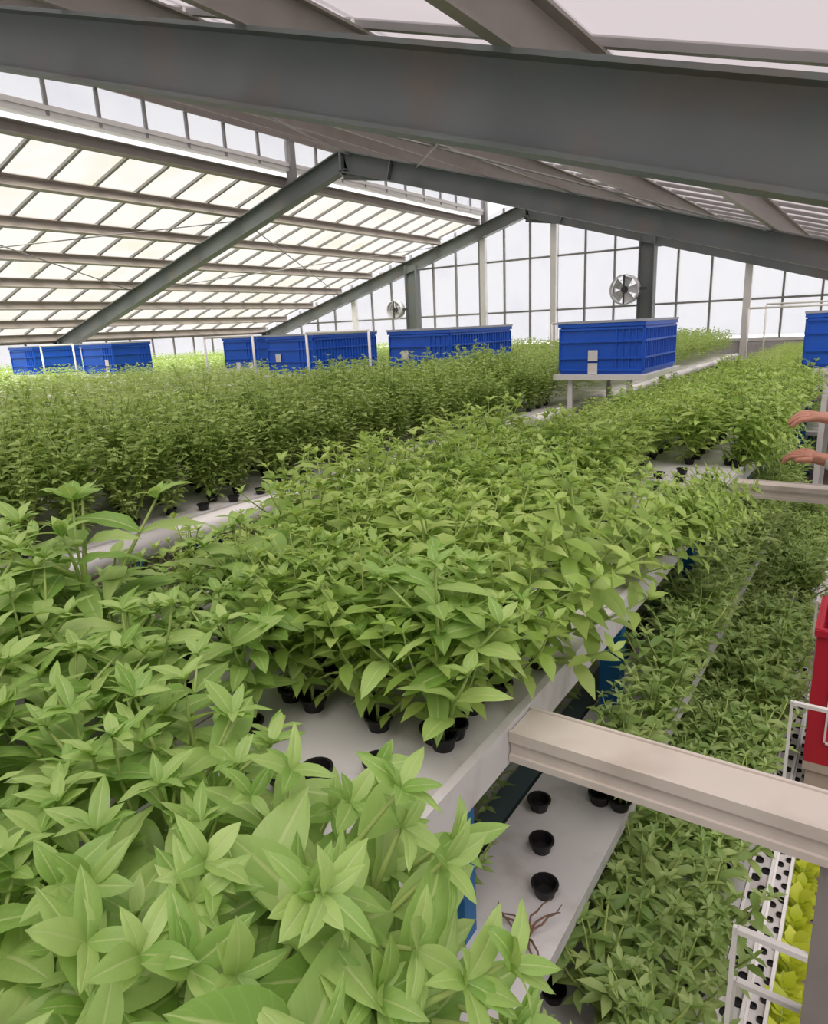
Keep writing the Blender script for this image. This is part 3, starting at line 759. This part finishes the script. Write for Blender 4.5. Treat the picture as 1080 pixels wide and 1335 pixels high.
# --- middle distance on the first rack
mid = variants(7, 40, 0.33, 0.17, 13, 0.066, 0.034, 0.42, 1, M['leaf_mid'], 0.2, 0.03)
def jit(a): return rnd.uniform(-a, a)
def bare(x, y):                             # places where the tray is empty in the photograph
    if x > -0.86 and 0.55 < y < 0.85: return True
    if x > -0.72 and 0.50 < y < 1.15: return True
    if x > -0.95 and 2.72 < y < 3.62: return True
    if x > -0.64 and 1.45 < y < 1.8: return True
    return False
cols1 = (-0.62, -0.80, -0.98, -1.16, -1.34, -1.52)
far_pts = []
n_ind = 0
y = 1.16
while y < 15.2:
    for ci, x in enumerate(cols1):
        yy = y + (0.10 if ci % 2 else 0) + jit(0.025); xx = x + jit(0.025)
        if bare(xx, yy): continue
        sc = rnd.uniform(0.92, 1.2)
        if xx < -1.2 and yy < 1.5: sc *= 0.68
        elif yy < 2.75: sc *= 1.08
        if 1.95 < yy < 2.95 and xx > -0.95: sc *= 0.6
        if xx < -1.1 and yy > 3.0: sc *= 0.7
        if yy < 6.6:
            edge = ci == 0
            tl = rnd.uniform(0.25, 0.5) if edge else 0
            where = 'between the two cross beams' if yy < 3.3 else 'beyond the second cross beam'
            lab = ('leafy light green herb leaning over the outer tray edge ' if edge else 'short leafy green herb by the inner tray edge ' if xx < -1.25 else 'leafy light green herb on the middle of the top tray ') + where
            place('herb_plant', lab, 'plant', 'herbs along the first top tray', mid[rnd.randrange(7)], (xx - (0.0 if not edge else -0.03), yy, TOP), rnd.uniform(0, 6.28), sc, True, tl); n_ind += 1
        else: far_pts.append((xx, yy, TOP, sc*0.62, 0))
    y += 0.175
for k, y in enumerate((2.20, 2.33, 2.48, 2.63, 3.72, 3.9, 4.1, 4.3, 4.5)):
    place('herb_plant', 'leafy light green herb drooping far over the outer tray edge ' + ('between the two cross beams' if y < 3.3 else 'beyond the second cross beam'), 'plant', 'herbs along the first top tray', mid[k % 7], (-0.568, y, TOP), rnd.uniform(0, 6.28), rnd.uniform(0.75, 0.95), True, rnd.uniform(0.7, 1.0)); n_ind += 1
# smaller-leaf plants between the large ones near the front
for (x, y) in ((-1.5, 1.1), (-1.0, 1.06), (-1.3, 1.12), (-0.86, 1.10), (-0.90, 0.92), (-0.60, 0.98), (-0.74, 0.93)):
    place('herb_plant', 'leafy light green herb just before the first cross beam, behind the basil', 'plant', 'herbs along the first top tray', mid[rnd.randrange(7)], (x, y, TOP), rnd.uniform(0, 6.28), 0.85 if x < -1.2 else 1.0); n_ind += 1

# --- second rack: taller, bushier herbs with fine leaves
bush = variants(6, 80, 0.48, 0.20, 26, 0.052, 0.029, 0.45, 1, M['leaf_row'], 0.22, 0.0)
y = 0.3; n2 = 0
while y < 15.2:
    for ci, dx in enumerate((-0.13, -0.34, -0.56, -0.78, -0.97)):
        xx = -2.43 + dx + jit(0.03); yy = y + (0.11 if ci % 2 else 0) + jit(0.03); sc = rnd.uniform(0.88, 1.12)*(1.05 if dx < -0.2 else 0.92)
        if yy < 6.2 and n2 < 140:
            place('bushy_herb', ('bushy fine-leaf herb beside the thick white pipe edge' if dx > -0.2 else 'tall bushy fine-leaf herb on the rack behind the white pipe edge'), 'plant', 'bushy herbs on the second rack', bush[rnd.randrange(6)], (xx, yy, TOP), rnd.uniform(0, 6.28), sc); n2 += 1
        else: far_pts.append((xx, yy, TOP, sc*1.05, 1))
    y += 0.22
# --- rest of the beds: one mass of foliage per kind
for i in range(2, 8):
    xr = -0.53 - PITCH*i; y = 0.2
    while y < 15.2:
        for ci, dx in enumerate((-0.12, -0.36, -0.62, -0.92)):
            far_pts.append((xr+dx+jit(.04), y+(0.12 if ci % 2 else 0)+jit(.04), TOP, rnd.uniform(0.8, 1.05), 1))
        y += 0.26
far_var = []
for k in range(5):
    rg = random.Random(500+k); L, S = plant_plan(rg, 0.42, 0.20, 11, 0.066, 0.045, 0.2, 0.10); far_var.append(L)
def mass(name, pts, label, cat, mat, vars_, seed, ratio=0.42, res=0):
    rg = random.Random(seed); nr = np.random.default_rng(seed); Vs = []; ts = []; n = 0
    for (x, y, z, sc, k) in pts:
        L = np.array(vars_[rg.randrange(len(vars_))]); a = rg.uniform(0, 6.28); ca, sa = math.cos(a), math.sin(a)
        L2 = L.copy(); L2[:,0] = (L[:,0]*ca - L[:,1]*sa)*sc + x; L2[:,1] = (L[:,0]*sa + L[:,1]*ca)*sc + y; L2[:,2] = L[:,2]*sc + z + 0.01
        L2[:,3] += a; L2[:,6] *= sc
        V, f0, m, c, t = merge_leaves(L2, ratio, res, nr); Vs.append(V); ts.append(t*0.8 + 0.2*rg.random()); n += c
    me = mesh_from(name, np.concatenate(Vs), f0, m, n, np.concatenate(ts), mat)
    o = link(name, me); tag(o, label, cat, kind='stuff'); return o
mass('far_herb_bed', [p for p in far_pts if p[4] == 0], 'far light green herb foliage filling the far end of the first top tray', 'foliage', M['leaf_mid'], far_var, 21)
mass('far_bushy_bed', [p for p in far_pts if p[4] == 1], 'continuous bushy green herb foliage covering the distant racks', 'foliage', M['leaf_row'], far_var, 22)

# --- lower tiers
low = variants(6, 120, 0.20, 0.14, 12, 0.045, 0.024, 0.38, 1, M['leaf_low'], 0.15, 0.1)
low_pts = []; n3 = 0
def low_plant(x, y, z, sc, grp='herbs on the stepped lower trays'):
    global n3
    lab = ('small green herb on the step just below the top tray ' if z == T2 else 'small dark green herb on the bottom step tray ') + ('near the grey post' if y < 1.25 else 'between the two cross beams' if y < 3.4 else 'beyond the second cross beam')
    place('low_herb', lab, 'plant', grp, low[rnd.randrange(6)], (x, y, z), rnd.uniform(0, 6.28), sc); n3 += 1
y = 0.55
while y < 15:
    for ci, dx in enumerate((0.10, 0.21, 0.33)):
        xx = -0.53 + dx + jit(0.015); yy = y + (0.06 if ci % 2 else 0) + jit(0.02)
        if ci == 0 and yy < 1.35: continue
        if rnd.random() < 0.08 and yy < 5: continue
        if yy < 5.2: low_plant(xx, yy, T3, rnd.uniform(1.0, 1.45))
        else: low_pts.append((xx, yy, T3, 1.3, 0))
    y += 0.125
for x, y in ((-0.612, 0.98), (-0.612, 0.86), (-0.612, 0.74)): low_plant(x, y, T2, rnd.uniform(0.6, 0.85))
y = 1.15
while y < 15:
    xx = -0.53 + 0.105 + jit(0.012); yy = y + jit(0.02)
    if yy > 1.42:
        if yy < 5.2: low_plant(xx, yy, T2, rnd.uniform(0.95, 1.3)*(1.25 if yy > 1.8 else 1))
        else: low_pts.append((xx, yy, T2, 1.1, 0))
    if yy > 2.15:
        if yy < 5.2: low_plant(xx-0.10, yy+0.06, T2, rnd.uniform(0.7, 1.0))
        else: low_pts.append((xx-0.1, yy, T2, 1.0, 0))
    y += 0.14
low_far = []
for k in range(4):
    rg = random.Random(700+k); L, S = plant_plan(rg, 0.20, 0.14, 8, 0.045, 0.032, 0.15, 0.05); low_far.append(L)
y = 0.3                                      # shelf under the first rack and the steps of the second
while y < 15:
    for dx in (-0.52, -0.37, -0.26, -0.22): low_pts.append((-0.53+dx+jit(.02), y+jit(.05), ZC-1.22, rnd.uniform(0.9, 1.15), 0))
    for dx, z in ((-0.05, T2), (0.07, T2), (0.12, T3), (0.22, T3), (0.32, T3)): low_pts.append((-2.43+dx+jit(.02), y+jit(.04), z, rnd.uniform(1.0, 1.4), 0))
    y += 0.15
low_pts = [p for p in low_pts if p[2] == ZC-1.22 or not in_gap(p[0], p[1], 0.1)]
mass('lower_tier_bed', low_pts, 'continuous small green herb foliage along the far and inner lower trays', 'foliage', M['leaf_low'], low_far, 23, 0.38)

# yellow-green lettuce strip along the aisle floor
let = []
for k in range(3):
    rg = random.Random(900+k); L = []
    for j in range(22):
        a = j*2.4; L.append((0.004*math.cos(a), 0.004*math.sin(a), 0.01+0.0045*j, a, 0.2+0.045*j, rg.uniform(-.3,.3), 0.052*rg.uniform(0.8,1.2)))
    V, f0, m, n, t = merge_leaves(L, 0.75, 1, np.random.default_rng(900+k))
    let.append(dict(fol=mesh_from('foliage', V, f0, m, n, t, M['leaf_yellow']), stem=stem_mesh([[Vector((0,0,0)), Vector((0,0,0.05)), Vector((0,0,0.10))]], M['stem'])))
gut = tag(empty('lettuce_gutter', (-0.032, 0.9, 0)), 'low white gutter holding the yellow-green lettuces at the aisle edge', 'gutter')
MB().box(-0.022, 0.022, 0, 3.2, 0.10, 0.13).build('channel_body', M['tray'], gut)
for yy in np.arange(0.2, 3.2, 0.9): MB().box(-0.012, 0.012, yy-0.012, yy+0.012, 0, 0.10).build('foot', M['pvc'], gut)
y = 1.0
while y < 3.3:
    if y > 1.2:
        o = place('lettuce', 'yellow-green lettuce seedling in the low gutter at the aisle edge', 'plant', 'lettuces along the aisle edge', let[rnd.randrange(3)], (-0.032+jit(0.004), y, 0.13), rnd.uniform(0, 6.28), rnd.uniform(0.85, 1.15), False)
    y += 0.075

# dried-up plant on the lower tray
dry_mat = plain('dry_brown_stem', (0.16, 0.09, 0.06), 0.9, 0, 0.3, 40)
rg = random.Random(55); dry = tag(empty('dried_plant', (-0.45, 0.98, T2)), 'dried brown plant with bare curled twigs on the lower white tray', 'plant')
for k in range(9):
    a = rg.uniform(0, 6.28); pts = [Vector((0, 0, 0.004))]
    for q in range(5): a += rg.uniform(-.7, .7); pts.append(pts[-1] + Vector((math.cos(a)*0.017, math.sin(a)*0.017, rg.uniform(-0.004, 0.012) if q else 0.012)))
    pts = [Vector((p.x, p.y, max(0.004, p.z))) for p in pts]
    MB().tube(pts, [0.0028, 0.0026, 0.0022, 0.002, 0.0016, 0.001], 5).build('twig', dry_mat, dry)
# empty pots
def empty_pot(x, y, z, label, grp):
    o = link('net_pot', pot_me, None, (x, y, z)); tag(o, label, 'pot', grp)
K2 = 1.15
for xz, yz in ((-0.515, 1.185), (-0.462, 1.075), (-0.412, 0.975), (-0.515, 1.35), (-0.46, 1.58), (-0.50, 1.68), (-0.41, 1.27)):
    empty_pot(max(-0.605, xz*(K2-0.02)), yz*(K2-0.02), T2, 'empty black net pot on the bare white lower tray', 'empty pots on the lower tray')
for x, y in ((-0.455, 1.13), (-0.455, 1.01), (-0.45, 0.90)):
    empty_pot(x, y, T3, 'empty black net pot on the bottom step tray', 'empty pots on the bottom step')
for px in ((-0.655, 0.815), (-0.765, 0.70), (-0.735, 0.745), (-0.645, 0.535), (-0.625, 0.95)):
    empty_pot(px[0], px[1], TOP, 'empty black net pot on the bare front of the top tray', 'empty pots at the tray front')
for x, y in ((-0.60, 3.12), (-0.70, 3.02), (-0.80, 3.10), (-0.62, 3.36), (-0.73, 3.28), (-0.84, 3.34), (-0.76, 3.47)):
    empty_pot(x, y, TOP, 'empty black net pot on the bare tray patch by the second cross beam', 'empty pots by the second cross beam')
for k in range(4):
    empty_pot(-2.47+jit(.01), 1.95+0.17*k, TOP, 'empty black net pot beside the white pipe edge', 'empty pots by the white pipe')

# ------------------------------------------------------------------ the worker
def skin_body(name, verts, edges, radii, mat, root=0, sub=2, fat=1.0):
    me = bpy.data.meshes.new(name); me.from_pydata(verts, edges, [])
    o = bpy.data.objects.new(name, me); C.objects.link(o)
    sk = o.modifiers.new('skin', 'SKIN'); sk.use_smooth_shade = True
    for i, r in enumerate(radii):
        d = me.skin_vertices[0].data[i]; d.radius = tuple(k*fat for k in r) if isinstance(r, tuple) else (r*fat, r*fat); d.use_root = (i == root)
    sb = o.modifiers.new('sub', 'SUBSURF'); sb.levels = sub; sb.render_levels = sub
    dg = bpy.context.evaluated_depsgraph_get(); ev = bpy.data.meshes.new_from_object(o.evaluated_get(dg))
    bpy.data.objects.remove(o); ev.materials.clear()
    return ev
PX, PY = 0.42, 3.20                          # worker's standing point, facing the racks (-x)
V = []; Ed = []; Rd = []
def addv(p, r, parent=None):
    V.append(p); Rd.append(r); i = len(V)-1
    if parent is not None: Ed.append((parent, i))
    return i
pel = addv((PX, PY, 0.92), (0.15, 0.12))
wai = addv((PX-0.01, PY, 1.08), (0.14, 0.105), pel)
che = addv((PX-0.03, PY, 1.27), (0.16, 0.115), wai)
nkb = addv((PX-0.04, PY, 1.42), (0.075, 0.07), che)
nk = addv((PX-0.06, PY, 1.50), (0.052, 0.052), nkb)
h1 = addv((PX-0.08, PY, 1.57), (0.068, 0.078), nk)
h2_ = addv((PX-0.085, PY, 1.65), (0.075, 0.09), h1)
h3 = addv((PX-0.08, PY, 1.70), (0.055, 0.065), h2_)
for s in (-1, 1):
    hp = addv((PX, PY+s*0.10, 0.86), (0.09, 0.085), pel)
    kn = addv((PX-0.02, PY+s*0.11, 0.48), (0.06, 0.06), hp)
    an = addv((PX+0.01, PY+s*0.11, 0.10), (0.045, 0.042), kn)
    addv((PX-0.13, PY+s*0.12, 0.045), (0.042, 0.035), an)
wr = {}
arms = {-1: ((PX-0.06, PY-0.20, 1.37), (0.10, 2.96, 1.17), (-0.135, 3.14, 1.22)), 1: ((PX-0.06, PY+0.20, 1.37), (0.10, 3.46, 1.26), (-0.135, 3.26, 1.37))}
for s in (-1, 1):
    sh_, el_, w_ = arms[s]
    a = addv(sh_, (0.062, 0.058), che); b = addv(el_, (0.044, 0.042), a)
    mid_ = tuple(el_[i]*0.6 + w_[i]*0.4 for i in range(3)); c = addv(mid_, (0.042, 0.040), b); d = addv(w_, (0.030, 0.026), c)
    wr[s] = d
body = skin_body('body', V, Ed, Rd, M['skin'], pel)
body.materials.append(M['skin']); body.materials.append(M['shirt']); body.materials.append(M['trousers']); body.materials.append(M['hair'])
for p in body.polygons:
    c = p.center
    if c.z < 0.10: p.material_index = 3
    elif c.z < 0.98: p.material_index = 2
    elif c.z < 1.46 and c.x > 0.22: p.material_index = 1
    elif c.z > 1.67 or (c.z > 1.55 and c.x > PX-0.06): p.material_index = 3
    else: p.material_index = 0
per = tag(empty('person', (PX, PY, 0)), 'worker in dark shirt reaching bare arms and a pale wristband over the trays', 'person')
link('body', body, per, under(per))
# hands: palm and five separate fingers, slightly curled
for s in (-1, 1):
    w_ = Vector(arms[s][2]); tgt = Vector((-0.33, 3.20, ZC-0.545 if s < 0 else ZC-0.40)); d = (tgt - w_).normalized()
    up = Vector((0, 0, 1)); sd = d.cross(up).normalized(); upv = sd.cross(d).normalized()
    Vh = []; Eh = []; Rh = []
    def hv(p, r, par=None):
        Vh.append(tuple(p)); Rh.append(r)
        if par is not None: Eh.append((par, len(Vh)-1))
        return len(Vh)-1
    a0 = hv(w_ - d*0.02, (0.029, 0.025)); a1 = hv(w_ + d*0.035, (0.036, 0.020), a0); a2 = hv(w_ + d*0.075, (0.040, 0.016), a1)
    for k, (off, ln) in enumerate(((-0.030, 0.072), (-0.010, 0.082), (0.010, 0.078), (0.029, 0.062))):
        base_ = w_ + d*0.092 + upv*off*0.35 + sd*off*0.95
        i0 = hv(base_, 0.0095, a2)
        q1 = base_ + d*(ln*0.45) - upv*0.006; i1 = hv(q1, 0.009, i0)
        q2 = q1 + d*(ln*0.30) - upv*0.018; i2 = hv(q2, 0.0082, i1)
        q3 = q2 + d*(ln*0.16) - upv*0.020; hv(q3, 0.0065, i2)
    t0 = hv(w_ + d*0.045 + sd*(-0.036)*s*-1 - upv*0.006, 0.012, a1)
    t1 = hv(w_ + d*0.078 + sd*(0.052)*s - upv*0.014, 0.0105, t0); hv(w_ + d*0.106 + sd*(0.050)*s - upv*0.024, 0.008, t1)
    hm = skin_body('hand', Vh, Eh, Rh, M['skin'], 0, 2, 1.25); hm.materials.append(M['skin'])
    link('hand', hm, per, under(per))
wv = Vector(arms[-1][2]); dd_ = (Vector(arms[-1][1]) - wv).normalized()
MB().tube([wv + dd_*0.015, wv + dd_*0.04], 0.036, 16).build('wristband', M['watch'], per, under(per))
# face
hc = Vector((PX-0.085, PY, 1.61))
for s in (-1, 1):
    e = MB().lathe([(0.001, -0.012), (0.009, -0.008), (0.013, 0), (0.009, 0.008), (0.001, 0.012)], 10).build('eye', M['eye'], per, tuple(hc + Vector((-0.066, s*0.03, 0.012)) - Vector(per.location)))
    MB().lathe([(0.001, -0.03), (0.012, -0.02), (0.015, 0.005), (0.010, 0.025), (0.001, 0.032)], 8).build('ear', M['skin'], per, tuple(hc + Vector((0.005, s*0.085, 0)) - Vector(per.location)))
MB().tube([hc + Vector((-0.070, 0, 0.02)), hc + Vector((-0.092, 0, -0.012)), hc + Vector((-0.074, 0, -0.020))], [0.008, 0.013, 0.010], 8).build('nose', M['skin'], per, under(per))
MB().tube([hc + Vector((-0.070, -0.024, -0.046)), hc + Vector((-0.080, 0, -0.044)), hc + Vector((-0.070, 0.024, -0.046))], [0.004, 0.008, 0.004], 8).build('mouth', M['lip'], per, under(per))
print('individual plants', n_ind, n2, n3, 'far', len(far_pts), 'low far', len(low_pts))
